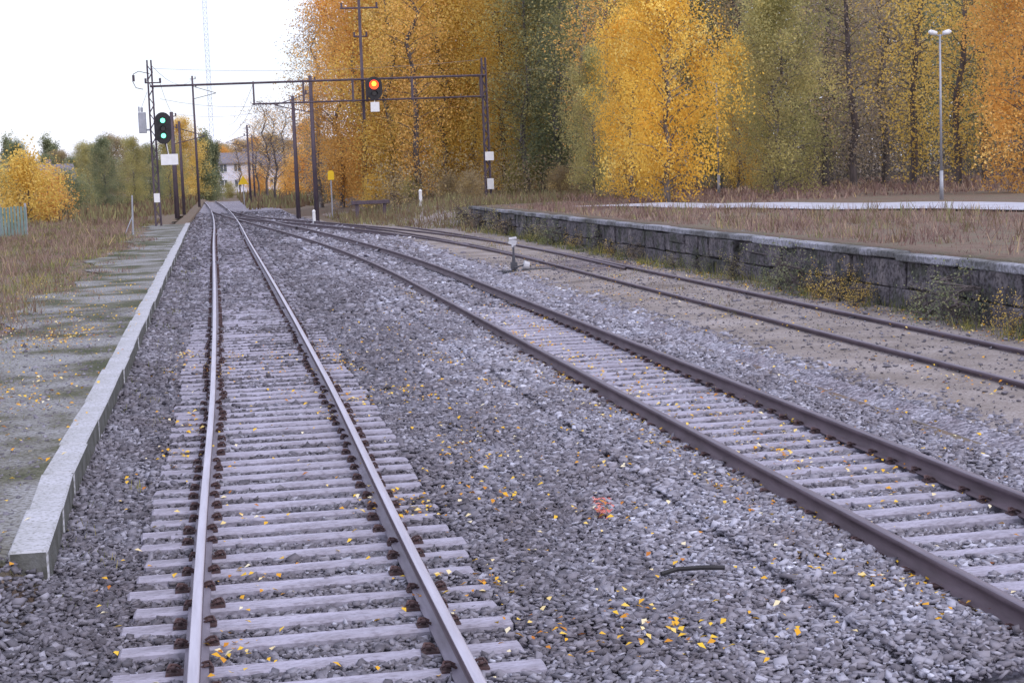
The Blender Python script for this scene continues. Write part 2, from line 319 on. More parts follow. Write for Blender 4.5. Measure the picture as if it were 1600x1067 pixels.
# ---------------- fallen leaves ----------------
def leaves_on(name,x,y,z,size,label,m=l_fall):
    n=len(x); a=rng.uniform(0,6.28,n); u=np.stack([np.cos(a),np.sin(a),rng.uniform(-.5,.5,n)],1); w=np.stack([-np.sin(a),np.cos(a),rng.uniform(-.5,.5,n)],1)
    c=np.stack([x,y,z],1); s=size[:,None]; up=np.array([0,0,1])
    v=np.stack([c-u*s*.6,c-u*s*.1-w*s*.4+up*s*.2,c+u*s*.6,c-u*s*.05+w*s*.4+up*s*.15],1).reshape(-1,3)
    Q=np.arange(4*n).reshape(n,4)
    return put(name,npmesh(name,v,Q,[m],np.repeat(rng.random(n),4)),kind="stuff",label=label,cat="leaves")
X=[];Yy=[]
def sc(n,x0,x1,y0,y1,p=1.3): X.append(rng.uniform(x0,x1,n)); Yy.append(y0+(y1-y0)*rng.random(n)**p)
def cl(k_,x0,x1,y0,y1,m_,sx,sy):
    for k in range(k_):
        cx,cy=rng.uniform(x0,x1),rng.uniform(y0,y1); q=int(rng.integers(3,m_)); X.append(rng.normal(cx,sx,q)); Yy.append(rng.normal(cy,sy,q))
sc(300,-1.0,3,8.5,30); sc(650,2.0,7.2,9,35); sc(750,3.95,4.36,9,40); sc(160,5.4,6.3,12,40); sc(200,4.4,5.9,12,30); sc(700,-4.8,-1.5,9,45,1); sc(400,7.2,11.5,18,60,1); sc(700,10.6,11.4,16,45)
cl(70,-1,5,9,28,26,.14,.3); cl(30,4.3,6.1,11,32,22,.12,.3); cl(45,-4.7,-1.9,9,34,34,.16,.5); cl(25,7,11,16,45,20,.2,.6)
X=np.concatenate(X);Yy=np.concatenate(Yy); z=np.where((X>xk(Yy)-.02)&(X<7),-.155,gz(X,Yy)+.035); z=np.where((X<xk(Yy)-.02)&(X>xk(Yy)-.3)&(Yy>KY0),.165,z); z=np.where((X<xk(Yy)+.4),np.maximum(z,gz(X,Yy)+.06),z)
z+=rng.uniform(0,.03,len(X))
leaves_on("fallen_leaves",X,Yy,z,rng.uniform(.022,.052,len(X)),"yellow and orange birch leaves scattered on ballast")
# ---------------- kerb blocks of the low platform ----------------
y=KY0
while y<98:
    Lb=1.6; xf=float(xk(y+Lb/2)); a=math.atan((float(xk(y+Lb))-float(xk(y)))/Lb)
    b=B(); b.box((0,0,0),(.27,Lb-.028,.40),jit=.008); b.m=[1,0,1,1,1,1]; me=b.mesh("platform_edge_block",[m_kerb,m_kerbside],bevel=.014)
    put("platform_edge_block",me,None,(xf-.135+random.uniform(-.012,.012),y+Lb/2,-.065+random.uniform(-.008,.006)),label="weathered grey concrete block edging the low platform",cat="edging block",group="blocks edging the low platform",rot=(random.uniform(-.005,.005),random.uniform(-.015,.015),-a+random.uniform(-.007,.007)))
    y+=Lb
# ---------------- stone platform wall ----------------
WL=WEND-15
w=put("stone_platform_wall",None,loc=(WX,15,-.2),label="weathered dark stone platform wall with concrete coping",cat="stone wall")
b=B(); b.box((.25,WL/2,.46),(.3,WL,.92),0)
z=-.05
for ci,h in enumerate((.52,.50)):
    y=random.uniform(-.5,0)
    while y<WL:
        l=random.uniform(.6,1.5); d=random.uniform(.28,.36); hh=h*random.uniform(.95,1.02)
        if random.random()<.15:
            for zz in(z+h*.25,z+h*.75): b.box((.10-d/2+.17+random.uniform(-.045,.02),y+l/2,zz),(d,l-.025,hh/2-.02),0,jit=.02)
        else: b.box((.10-d/2+.17+random.uniform(-.045,.02),y+l/2,z+h/2),(d,l-.025,hh-.022),0,jit=.025)
        y+=l
    z+=h
put("wall",b.mesh("wall",[m_wall],bevel=.02),w)
b=B(); y=0
while y<WL:
    l=random.uniform(1.6,3.4); b.box((.2+random.uniform(-.03,.03),y+l/2,1.04+random.uniform(-.012,.012)),(.64,l-.03,.13),0,jit=.014); y+=l
put("coping",b.mesh("coping",[m_coping],bevel=.02),w)
# ---------------- gantry ----------------
GY=96
g=put("signal_gantry",None,loc=(0,GY,0),label="dark steel gantry spanning the tracks on two masts",cat="signal gantry")
LO=(.42,0,0)
def mast(name,x,z0,z1,parent,w=.3):
    b=B()
    for sx in(-1,1):
        for sy in(-1,1): b.cyl((x+sx*w/2,sy*w/2,z0),(x+sx*w*.36,sy*w*.36,z1),.055,.045,5)
    z=z0;k=1
    while z<z1-.4:
        for s in(-1,1):
            b.cyl((x-k*w/2,s*w/2,z),(x+k*w*.42,s*w/2*.9,z+.45),.03,n=4); b.cyl((x+s*w/2,-k*w/2,z),(x+s*w/2*.9,k*w*.42,z+.45),.03,n=4)
        z+=.45;k=-k
    return put(name,b.mesh(name,[m_pole]),parent)
mast("mast",-3.48,.1,9.35,g); mast("mast",15.4,.5,9.0,g)
b=B()
for sy in(-.22,.22):
    b.cyl((-3.5,sy,7.9),(15.4,sy,8.0),.05,n=6); b.cyl((2.1,sy,6.75),(15.4,sy,6.8),.04,n=6)
for x in(2.2,5,7.8,8.6,11.2,15.2): b.box((x,0,7.35),(.09,.5,1.3))
for x in np.arange(-3.3,15,1.2): b.cyl((x,-.22,7.93),(x+.6,.22,7.93),.02,n=4)
put("beam",b.mesh("beam",[m_pole]),g)
b=B(); b.box((8.4,.3,9.3),(.16,.12,7.2)); b.cyl((7.3,.3,12.0),(9.5,.3,12.0),.05); b.cyl((8.0,.3,10.4),(8.8,.3,10.4),.04)
for x in(7.4,9.4,8.05,8.75): b.cyl((x,.3,12.0 if abs(x-8.4)>.5 else 10.4),(x,.3,12.3 if abs(x-8.4)>.5 else 10.65),.06,n=6)
put("hanging_post",b.mesh("hanging_post",[m_pole]),g)
b=B(); b.box((-4.45,-.1,5.9),(.42,.4,1.15)); b.cyl((-4.45,-.1,6.5),(-4.45,-.1,6.75),.08); b.cyl((-4.6,-.1,6.5),(-4.6,-.1,6.8),.05); b.box((-4.2,-.1,5.5),(.4,.1,.1)); b.cyl((-4.45,-.1,6.75),(-4.1,0,7.6),.012,n=4)
put("transformer_box",b.mesh("transformer_box",[m_grey],bevel=.02),g,LO)
b=B(); b.path([(-3.9,0,8.6),(-4.5,0,8.75),(-4.8,0,8.6),(-4.85,0,8.2),(-4.7,0,7.85),(-4.3,0,7.75)],.02,5); b.cyl((-4.8,0,8.2),(-4.8,0,8.55),.07)
b.cyl((-4.2,0,8.1),(-3.3,0,8.1),.035); 
for x in(-3.35,-4.15): b.cyl((x,0,8.1),(x,0,8.35),.06,n=6)
put("insulator_arm",b.mesh("insulator_arm",[m_pole]),g,LO)
b=B(); b.box((-3.9,-.2,1.7),(.32,.03,.5)); put("number_plate",b.mesh("number_plate",[m_white]),g,LO)
b=B(); b.box((15.5,-.26,3.35),(.5,.04,.5)); b.box((15.5,-.26,1.75),(.38,.06,.62)); put("marker_plate",b.mesh("marker_plate",[m_white]),g)
def stad(r,h,n=10):
    return [(r*math.cos(a),h+r*math.sin(a)) for a in np.linspace(0,math.pi,n)]+[(r*math.cos(a),-h+r*math.sin(a)) for a in np.linspace(math.pi,2*math.pi,n)]
def signal(loc,lamps,r,h,label,plate,bracket):
    t=put("railway_signal",None,loc=loc,label=label,cat="railway signal")
    b=B(); b.prism(stad(r,h),-.02,.02); b.box((0,.15,0),(r*1.2,.26,h*2+.2)); put("backboard",b.mesh("backboard",[m_black],bevel=0),t)
    b=B(); b.path(bracket,.045,6); put("bracket",b.mesh("bracket",[m_pole]),t)
    for i,(z,m) in enumerate(lamps):
        b=B(); b.cyl((0,-.05,z),(0,-.022,z),.13,.13,16); put("lens",b.mesh("lens",[m]),t)
        b=B(); pts=[(.17*math.cos(a),z+.17*math.sin(a)) for a in np.linspace(-.3,math.pi+.3,12)]
        for (x0,z0),(x1,z1) in zip(pts[:-1],pts[1:]): b.add([(x0,-.02,z0),(x1,-.02,z1),(x1,-.32,z1-.02),(x0,-.32,z0-.02)],[(0,1,2,3)])
        put("hood",b.mesh("hood",[m_black]),t)
    px,pz,pw,ph=plate; b=B(); b.box((px,-.03,pz),(pw,.03,ph)); b.cyl((px*.5,.06,-h-r+.1),(px,.06,pz),.025,n=6); 
    put("plate",b.mesh("plate",[m_white],bevel=.008),t)
    return t
signal((-2.9,GY-.7,5.55),[(.42,m_green),(-.02,m_lens),(-.42,m_green)],.44,.44,"black oval railway signal showing two green lamps",(.25,-1.75,.95,.6),[(-.5,.5,.4),(0,.2,.4),(0,.2,-.5),(-.5,.5,-.4),(0,.2,-.5),(.25,.1,-1.7)])
t=signal((8.95,GY-.75,7.4),[(.25,m_orange),(-.28,m_lens)],.46,.2,"black railway signal with lit red lamp on the gantry",(0,-1.05,.5,.55),[(0,.2,.5),(0,.6,.55),(0,.2,.5),(0,.2,-.6),(0,.6,-.6)])
b=B()
b.cyl((0,-.045,.2),(0,-.024,.2),.26,.26,20); put("red_lens",b.mesh("red_lens",[m_red]),t)
# ---------------- poles ----------------
def pole(x,y,h,z0=-.2,r=.11,arms=True,label="dark wooden catenary mast beside the tracks"):
    t=put("catenary_mast",None,loc=(x,y,z0),label=label,cat="catenary mast",group="catenary masts along the line")
    b=B(); b.cyl((0,0,-.2),(0,0,h),r*1.15,r*.8,8); put("post",b.mesh("post",[m_pole],True),t)
    if arms:
        b=B(); s=-1 if x>0 else 1
        b.cyl((0,0,h-1.0),(s*2.2,0,h-1.7),.03,n=5); b.cyl((0,0,h-2.2),(s*2.2,0,h-1.7),.03,n=5); b.cyl((s*.3,0,h-1.1),(s*.3,0,h-.85),.06,n=6)
        b.cyl((-.25,0,h-.3),(.3,0,h-.3),.03,n=5); b.cyl((.28,0,h-.3),(.28,0,h-.08),.05,n=6); put("cantilever_arm",b.mesh("cantilever_arm",[m_pole]),t)
    return t
pole(5.1,112,8.1,arms=False,r=.13); pole(5.75,102,8.8,r=.13); pole(3.1,173,8.2); pole(-2.95,117,7.2,.1,.15); pole(-2.75,130,7,.1,arms=False); pole(-2.0,165,12.6,.0); pole(-15,200,6.5,0,.1,False)
pole(4.4,215,8,0); pole(-3.4,225,8,0)
def wire(a,b_,sag,label="thin dark overhead wire strung between masts"):
    b=B(); a=Vector(a);c=Vector(b_); pts=[a.lerp(c,t)-Vector((0,0,sag*4*t*(1-t))) for t in np.linspace(0,1,9)]
    b.path(pts,.011,4); put("overhead_wire",b.mesh("overhead_wire",[m_wire]),label=label,cat="overhead wire",group="overhead wires")
wire((-3.4,GY,9.1),(-2.0,165,12.3),.8); wire((-3.0,GY,8.3),(-2.95,117,7.3),.2); wire((-2.95,117,7.2),(5.1,112,7.4),.5); wire((-3.0,GY,7.2),(5.7,102,7.3),.5)
wire((2.2,GY,6.8),(1.0,165,6.6),.4);wire((2.2,GY,7.9),(1.0,165,7.8),.7); wire((5.1,112,7.2),(3.1,173,7.6),.5); wire((-3.5,GY,8.9),(15.3,GY,8.9),.35); wire((-2.0,165,11.5),(-3.4,225,7.5),.5)
# radio mast
b=B(); H=85
pt=[(.8*math.cos(a),.8*math.sin(a)) for a in(0,2.094,4.188)]
for x,y in pt: b.cyl((x,y,0),(x,y,H),.09,n=4)
z=0
while z<H:
    for i in range(3):
        a=pt[i];c=pt[(i+1)%3]; b.cyl((a[0],a[1],z),(c[0],c[1],z+1.6),.05,n=3); b.cyl((a[0],a[1],z),(c[0],c[1],z),.04,n=3)
    z+=1.6
t=put("radio_mast",None,loc=(-1.6,520,0),label="tall thin grey lattice radio mast beyond the trees",cat="radio mast"); put("lattice",b.mesh("lattice",[m_hazed]),t)
# ---------------- lamp posts ----------------
def lamp(x,y,h,label,two=True):
    z0=float(gz(x,y)); t=put("street_lamp",None,loc=(x,y,z0),label=label,cat="street lamp",group="street lamps by the road")
    b=B(); b.cyl((0,0,-.1),(0,0,1.0),.07,.065,10); b.cyl((0,0,1.0),(0,0,h),.045,.035,10)
    for s in((-1,1) if two else (-1,)): b.cyl((0,0,h-.08),(s*.25,0,h+.04),.025,n=6)
    put("post",b.mesh("post",[m_grey],True),t)
    for s in((-1,1) if two else (-1,)):
        b=B(); b.cyl((s*.12,0,h+.03),(s*.34,0,h+.08),.07,.09,8); b.cyl((s*.34,0,h+.08),(s*.42,0,h+.08),.09,.04,8); put("lamp_head",b.mesh("lamp_head",[m_white],True),t)
lamp(25.1,55.5,5.75,"slim grey street lamp with small twin white heads"); lamp(22.9,75,5.2,"street lamp with one white head among trees",False)
# ---------------- switch stand ----------------
t=put("switch_stand",None,loc=(7.5,43,-.10),label="hand-operated switch stand with pale weight on dirt",cat="switch stand",scale=(.9,.9,.92))
b=B(); b.box((0,0,.02),(.7,.3,.05)); b.cyl((0,0,.03),(0,0,.45),.06,.045,8); b.box((0,0,.17),(.18,.18,.2)); b.cyl((0,0,.45),(0,0,.72),.03,.03,8); put("base",b.mesh("base",[m_stand]),t)
b=B(); b.box((-.02,0,.84),(.22,.05,.15),rot=Matrix.Rotation(.35,3,'Y')); b.cyl((-.02,0,.7),(-.02,0,.95),.035,n=8); b.cyl((-.12,0,.93),(.1,0,.95),.045,n=8); put("target",b.mesh("target",[m_palegrey]),t)
b=B(); b.cyl((0,-.1,.12),(.34,-.14,.2),.025,n=6); b.cyl((.26,-.14,.2),(.42,-.14,.16),.12,.10,12,1); b.cyl((.42,-.14,.16),(.48,-.14,.15),.03,n=6); put("weighted_lever",b.mesh("weighted_lever",[m_stand,m_palegrey]),t)
b=B(); b.cyl((-.5,0,.03),(1.3,.1,.04),.02,n=6); b.box((.8,.35,.02),(1.0,.16,.05)); put("rod",b.mesh("rod",[m_stand]),t)
b=B(); b.path([(-.22,0,0),(-.1,.03,.015),(.08,.01,.015),(.22,-.03,.01)],.018,6)
put("metal_rod",b.mesh("metal_rod",[m_black]),loc=(3.0,10.65,-.145),label="black bent metal rod lying on the ballast",cat="rod",rot=(0,0,.05))
# ---------------- fence ----------------
t=put("panel_fence",None,loc=(-13,84,.0),label="grey-green slatted panel fence beside weeds",cat="fence")
b=B()
for i in range(24): b.box((i*.155,i*.02,.85+.03*math.sin(i)),(.11,.03,1.6))
put("slats",b.mesh("slats",[m_fence]),t)
for i in range(4):
    b=B(); b.box((i*1.2,i*.16+.06,.85),(.1,.1,1.9)); put("fence_post",b.mesh("fence_post",[m_grey],bevel=.01),t)
# ---------------- houses ----------------
def house(x,y,w,d,h,rh,z0,label,stor=2,rz=0,mw=m_housewall):
    t=put("house",None,loc=(x,y,z0),label=label,cat="house",rot=(0,0,rz))
    b=B(); b.box((0,0,h/2),(w,d,h)); b.add([(-w/2,-d/2,h),(-w/2,d/2,h),(-w/2,0,h+rh),(w/2,-d/2,h),(w/2,d/2,h),(w/2,0,h+rh)],[(0,1,2),(3,4,5)]); put("wall",b.mesh("wall",[mw]),t)
    b=B(); e=.5
    for s in(-1,1):
        b.add([(-w/2-e,s*(d/2+e),h-e*rh/(d/2)),(w/2+e,s*(d/2+e),h-e*rh/(d/2)),(w/2+e,0,h+rh+.02),(-w/2-e,0,h+rh+.02),(-w/2-e,s*(d/2+e),h-e*rh/(d/2)+.2),(w/2+e,s*(d/2+e),h-e*rh/(d/2)+.2),(w/2+e,0,h+rh+.22),(-w/2-e,0,h+rh+.22)],[(0,1,2,3),(4,5,6,7),(0,1,5,4),(1,2,6,5),(3,0,4,7)])
    r=put("roof",b.mesh("roof",[m_roof]),t); b=B(); b.box((w*.2,0,h+rh+.3),(.7,.7,1.2)); put("chimney",b.mesh("chimney",[m_roof]),r)
    for s in range(stor):
        for i in range(int(w//2.4)):
            xx=-w/2+1.4+i*2.4; wn=put("window",None,t,(xx,-d/2,1.6+s*2.7))
            b=B(); b.box((0,-.03,0),(1.15,.06,1.25)); put("pane",b.mesh("pane",[m_glass]),wn)
            b=B(); 
            for q in(-.6,0,.6): b.box((q,-.08,0),(.09,.05,1.35))
            for q in(-.68,.68): b.box((0,-.085,q),(1.29,.05,.1))
            put("frame",b.mesh("frame",[m_white]),wn)
house(3.2,300,7.4,8,5.2,1.6,.2,"white two-storey house with dark gabled roof"); house(11.5,300,7,7,4.4,1.8,.3,"white house with dark roof behind autumn trees",1)
house(-24,230,9,7,3.0,2.2,0,"low grey house among distant trees",1,.2,m_grey)
# ---------------- signs & small stuff ----------------
def sign(x,y,ph,kind,label):
    z0=float(gz(x,y)); t=put("warning_sign",None,loc=(x,y,z0),label=label,cat="sign"); b=B(); b.cyl((0,0,-.1),(0,0,ph),.05,n=8); put("post",b.mesh("post",[m_grey]),t)
    b=B()
    if kind=='tri': b.prism([(-.6,ph-1.0),(.6,ph-1.0),(0,ph)],-.09,-.06)
    else: b.prism([(-.2,ph-.6),(.2,ph-.6),(.2,ph-.12),(.1,ph),(-.1,ph),(-.2,ph-.12)],-.09,-.06)
    put("panel",b.mesh("panel",[m_yellow]),t)
sign(2.6,185,3.2,'tri',"yellow triangular warning sign on post by track"); sign(7.1,108,3.1,'sq',"yellow sign on slim grey post beside tracks")
t=put("timber_trestle",None,loc=(8.6,97,float(gz(8.6,97))),label="dark low timber trestle standing in weeds",cat="trestle")
b=B(); b.box((0,0,1.0),(2.2,.35,.22)); put("beam",b.mesh("beam",[m_pole],bevel=.02),t)
for s in(-.8,.8):
    b=B(); b.box((s,0,.45),(.18,.2,.9)); put("leg",b.mesh("leg",[m_pole]),t)
def marker(x,y,h,label):
    t=put("marker_post",None,loc=(x,y,float(gz(x,y))),label=label,cat="marker post",group="white marker posts"); b=B(); b.cyl((0,0,-.1),(0,0,h),.1,.09,8); b.cyl((0,0,h),(0,0,h+.12),.12,.04,8); put("post",b.mesh("post",[m_white]),t)
marker(11.3,95,.9,"short white marker post in weeds"); marker(5.3,97,.8,"short white marker post beside track")
b=B(); b.cyl((0,0,0),(.06,0,1.9),.05,.04,7); b.cyl((.02,0,.9),(-.35,-.1,.1),.03,n=5)
put("leaning_post",b.mesh("leaning_post",[m_grey]),loc=(-4.2,82,.1),label="pale leaning post standing at platform end",cat="post")
# ---------------- trees ----------------
def cluster_leaves(C,ct,per,sig,sz,vs=1.0):
    n=len(C)*per; c=np.repeat(C,per,0)+rng.normal(size=(n,3))*np.array([sig,sig,sig*vs])
    Rm=rotm(n); s=rng.uniform(.6,1.3,n)[:,None]*sz
    u=Rm[:,:,0]*s; w=Rm[:,:,1]*s*.65
    v=np.stack([c-u,c-w,c+u,c+w],1).reshape(-1,3)
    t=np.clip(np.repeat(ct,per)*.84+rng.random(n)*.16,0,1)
    return v,np.arange(4*n).reshape(n,4),np.repeat(t,4)
def make_tree(seed,H,cb,rad,nb,per,sz=.11,sig=.3,prof='oval',up=.5):
    random.seed(seed); b=B(); P=[Vector((0,0,-.3))]; r0=.011*H+.02; k=10
    for i in range(1,k+1): P.append(Vector((random.uniform(-.16,.16)*i**.6,random.uniform(-.16,.16)*i**.6,H*i/k*.97)))
    for i in range(k): b.cyl(P[i],P[i+1],r0*(1-i/k)**.8+.015,r0*(1-(i+1)/k)**.8+.012,7)
    C=[];ct=[]
    for j in range(nb):
        t=cb+(.98-cb)*((j+random.random())/nb); z=t*H; q=min(int(t*k/.97),k-1); base=P[q].lerp(P[q+1],min(1,(z-P[q].z)/(P[q+1].z-P[q].z)))
        tt=(t-cb)/(1-cb)
        if prof=='oval': pr=(math.sin(math.pi*min(1,tt*.80+.2))**.7)
        elif prof=='cone': pr=1-tt*.93
        elif prof=='wood': pr=(.5+.5*math.sin(min(1,tt*1.2)*3.1))*random.uniform(.5,1.2)
        a=j*2.4+random.uniform(-.5,.5); l=rad*pr*random.uniform(.55,1.3); d=Vector((math.cos(a),math.sin(a),up+random.uniform(-.2,.4))).normalized()
        p=base; ns=4; bt=random.gauss(0,.17)
        for s in range(ns):
            d2=(d+Vector((random.uniform(-.2,.2),random.uniform(-.2,.2),-.16*s))).normalized(); q2=p+d2*l/ns
            b.cyl(p,q2,max(.045*(1-s/ns)*(1-tt*.7),.009),max(.045*(1-(s+1)/ns)*(1-tt*.7),.006),4)
            if s>=1 or l<1.2:
                for e in range(2):
                    if random.random()<.85:
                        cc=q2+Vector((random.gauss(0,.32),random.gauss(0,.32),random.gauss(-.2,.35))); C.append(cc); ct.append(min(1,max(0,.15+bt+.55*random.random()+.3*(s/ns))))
                        if per<30 or random.random()<.3: b.cyl(q2,cc,.008,.004,3)
            p=q2
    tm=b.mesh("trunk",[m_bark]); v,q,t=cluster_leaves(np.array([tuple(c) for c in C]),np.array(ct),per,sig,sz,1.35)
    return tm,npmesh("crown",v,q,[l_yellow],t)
TV={
 'full':[make_tree(s,11,.04,2.9,76,80,.062,.30) for s in(1,2)],
 'birch':[make_tree(s,17,.07,3.4,105,46,.075,.38,'wood') for s in(3,4,5)],
 'airy':[make_tree(s,16,.10,3.0,88,22,.072,.42,'wood') for s in(6,7)],
 'bare':[make_tree(s,12,.2,3.6,80,4,.08,.35,up=.8) for s in(8,)],
 'con':[make_tree(s,9,.08,1.8,80,34,.10,.22,'cone',-.05) for s in(9,)],
 'bush':[make_tree(s,4.2,.05,2.0,34,40,.08,.34) for s in(10,11)],
 'shrub':[make_tree(s,1.1,.05,.5,13,12,.028,.09) for s in(12,13)],
}
rt=random.Random(5)
def tree(kind,px,y,h,leaf,bark=m_bark,label="",name="tree",cat="tree",x=None,group=None,wide=1):
    tm,cm=rt.choice(TV[kind]); H0={'full':11,'birch':17,'airy':16,'bare':12,'con':9,'bush':4.2,'shrub':1.1}[kind]
    if x is None: p=(px-342)/2600; x=p/(1.031-.176*p)*y
    s=h/H0; t=put(name,None,loc=(x,y,float(gz(x,y))-.02),label=label,cat=cat,group=group,rot=(0,0,rt.uniform(0,6.28)),scale=(s*wide,s*wide,s))
    a=put("trunk",tm,t); c=put("crown",cm,t)
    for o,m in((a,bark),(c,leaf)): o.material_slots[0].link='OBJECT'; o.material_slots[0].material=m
    return t
LB={l_orange:"bright orange-yellow",l_yellow:"golden yellow",l_olive:"yellow-green",l_green:"dark green",l_brown:"brown",l_rust:"rusty orange",l_mauve:"thinning mauve-brown"}
def T(kind,px,y,h,leaf,bark=m_bark,wide=1,x=None):
    nm={'full':'autumn tree with dense low crown','birch':'tall birch tree','airy':'tall thinning birch tree','bare':'nearly bare tree','con':'narrow spruce tree','bush':'rounded bush','shrub':'small shrub'}[kind]
    return tree(kind,px,y,h,leaf,bark,LB[leaf]+" "+nm+(" by wall" if kind=='shrub' else " beside railway yard"),{'con':'spruce_tree','bush':'bush','shrub':'shrub'}.get(kind,'birch_tree'),{'bush':'bush','shrub':'shrub'}.get(kind,'tree'),x,None,wide)
front=[('airy',500,140,17,l_mauve),('birch',532,128,17,l_rust),('birch',568,118,17,l_rust),('birch',612,114,18,l_yellow),('airy',655,104,17,l_rust,m_barkd),('birch',695,112,18,l_yellow),('birch',740,112,17,l_yellow),('birch',790,108,17,l_yellow,m_barkd),('airy',820,104,17,l_olive),
('birch',848,106,18,l_olive),('birch',875,102,18,l_green),('airy',912,98,17,l_olive),('full',1040,67,11.4,l_orange,m_bark,.84),('full',985,76,8.8,l_orange,m_bark,.85),('full',925,88,8,l_olive,m_bark,.7),('airy',950,92,16,l_rust),('birch',1120,96,17,l_green),('full',1210,71,9.2,l_olive,m_bark,1.0),('full',1150,88,8,l_yellow,m_bark,.8),
('airy',1140,92,17,l_brown,m_barkd),('airy',1285,92,17,l_olive,m_barkd),('airy',1330,86,17,l_mauve,m_barkd),('airy',1378,94,18,l_brown,m_barkd),('airy',1420,80,16,l_yellow,m_barkd),('airy',1490,74,15,l_yellow,m_barkd),('airy',1535,84,16,l_green,m_barkd),('full',1605,60,10.5,l_rust,m_bark,1.0),('birch',1670,66,14,l_orange),('birch',1730,70,15,l_yellow),('birch',1820,66,15,l_rust)]
for f in front: T(*f)
r2=random.Random(9)
for i,px in enumerate(range(585,1900,50)):
    lf=[l_brown,l_mauve,l_green,l_olive,l_brown][i%5] if px>1080 else ([l_olive,l_yellow,l_green,l_olive][i%4] if px>850 else [l_yellow,l_rust,l_olive][i%3])
    T(['airy','airy','birch'][i%3] if px>850 else 'birch',px+r2.uniform(-15,15),r2.uniform(116,130)+(8 if px<700 else 0),r2.uniform(17,21),lf,m_barkd)
for i,px in enumerate(range(640,1900,62)):
    T(['birch','airy'][i%2],px+r2.uniform(-15,15),r2.uniform(142,160),r2.uniform(20,25),[l_brown,l_green,l_olive][i%3] if px>820 else l_rust,m_barkd)
for f in [('bush',585,112,2.0,l_yellow),('bush',640,104,1.5,l_olive),('bush',700,100,1.4,l_brown),('bush',735,90,1.5,l_brown),('bush',800,104,1.6,l_olive),('bush',870,96,1.6,l_brown),('bush',470,190,5,l_rust),('bush',540,150,4,l_brown),
 ('bush',42,112,4.4,l_yellow),('bush',75,120,3.4,l_rust),('bush',0,130,4.0,l_olive),('bush',110,150,3.6,l_green),('full',165,160,6.8,l_green),('full',210,170,7,l_olive),('full',140,190,6.6,l_olive),('full',30,210,8,l_green),('full',235,180,6.5,l_green),
 ('full',290,205,10,l_yellow),('full',265,190,7.5,l_olive),('con',320,230,9,l_green),('con',331,236,8.5,l_green),('full',352,330,9,l_rust),
 ('bare',418,200,12,l_mauve,m_barkd),('bare',445,215,12,l_mauve,m_barkd),('bare',402,240,11,l_rust,m_barkd),('bare',430,180,10,l_rust,m_barkd),('bush',455,230,4.5,l_rust),('bush',402,250,4.0,l_rust),('bush',358,255,2.2,l_olive),('bare',375,260,9,l_rust,m_barkd),('full',478,210,9,l_rust),('airy',505,170,12,l_rust),('con',18,300,11,l_green),('con',80,310,11,l_green),('con',90,300,9,l_green)]: T(*f)
for i,px in enumerate(range(-60,345,22)): T('full',px,r2.uniform(250,330),r2.uniform(6.5,9.5),[l_green,l_olive,l_green,l_brown][i%4],m_barkd,1.5)
for i,px in enumerate(range(350,560,26)): T('full',px,r2.uniform(350,420),r2.uniform(9,12),[l_brown,l_mauve,l_rust][i%3],m_barkd,1.5)
for x,y,h,lf in [(11.15,31,.85,l_green),(11.2,32.5,.6,l_green),(11.3,50,.7,l_green),(11.2,56,.8,l_green),(11.2,59,.6,l_olive),(11.2,24,.8,l_green),(11.1,25.2,.5,l_green),(11.3,26,.4,l_olive),(11.1,28.2,.45,l_yellow),(11.15,29.3,.6,l_yellow),(11.2,30,.4,l_yellow),(11.3,36,.5,l_olive),(11.2,38.5,.45,l_green),(11.3,62,.7,l_green),(11.3,45,.5,l_brown),(11.2,47,.4,l_yellow),(11.2,66,.8,l_brown),(11.4,69,.9,l_olive),(11.2,22,.5,l_yellow),(11.3,53,.5,l_yellow),(11.3,41,.35,l_olive),(11.3,74,.9,l_brown),(11.2,77,1.0,l_olive)]:
    T('shrub',0,y,h,lf,m_barkd,1.1,x)
def wood(name,p0,p1,y0,y1,n,zmax,leaf,label,sz=.2,per=60,sig=.9,z0=.9):
    nc=n//per; px=rng.uniform(p0,p1,nc); y=rng.uniform(y0,y1,nc); p=(px-342)/2600; x=p/(1.031-.176*p)*y
    z=z0+zmax*rng.random(nc)**1.2*(.75+.25*np.sin(px*.021)*np.sin(px*.007+1))
    v,q,t=cluster_leaves(np.stack([x,y,z],1),rng.random(nc),per,sig,sz)
    put(name,npmesh(name,v,q,[leaf],t),kind="stuff",label=label,cat="wood")
wood("dark_wood",900,1950,128,165,70000,18,l_mass,"dark brown tangled woodland behind the birches",.15,50,1.2)
wood("yellow_wood",560,930,128,165,30000,15,l_rust,"yellow-brown woodland behind the birches",.13,50,1.2)
wood("low_thicket",600,1250,96,116,24000,3.0,l_brown,"low brown thicket under the birches",.07,30,.75)
wood("dark_thicket",1150,1950,84,112,34000,4.0,l_mass,"dark thicket under the birches behind the road",.07,30,.8)
def blades(x,y,z,h,w,lean):
    n=len(x); a=rng.uniform(0,6.28,n); b0=np.stack([x,y,z],1); wd=np.stack([np.cos(a),np.sin(a),0*a],1)*w[:,None]; a2=rng.uniform(0,6.28,n)
    tp=b0+np.stack([np.cos(a2)*lean*h,np.sin(a2)*lean*h,h],1)
    v=np.stack([b0-wd,b0+wd,tp+wd*.35,tp-wd*.35],1).reshape(-1,3); return v,np.arange(4*n).reshape(n,4)
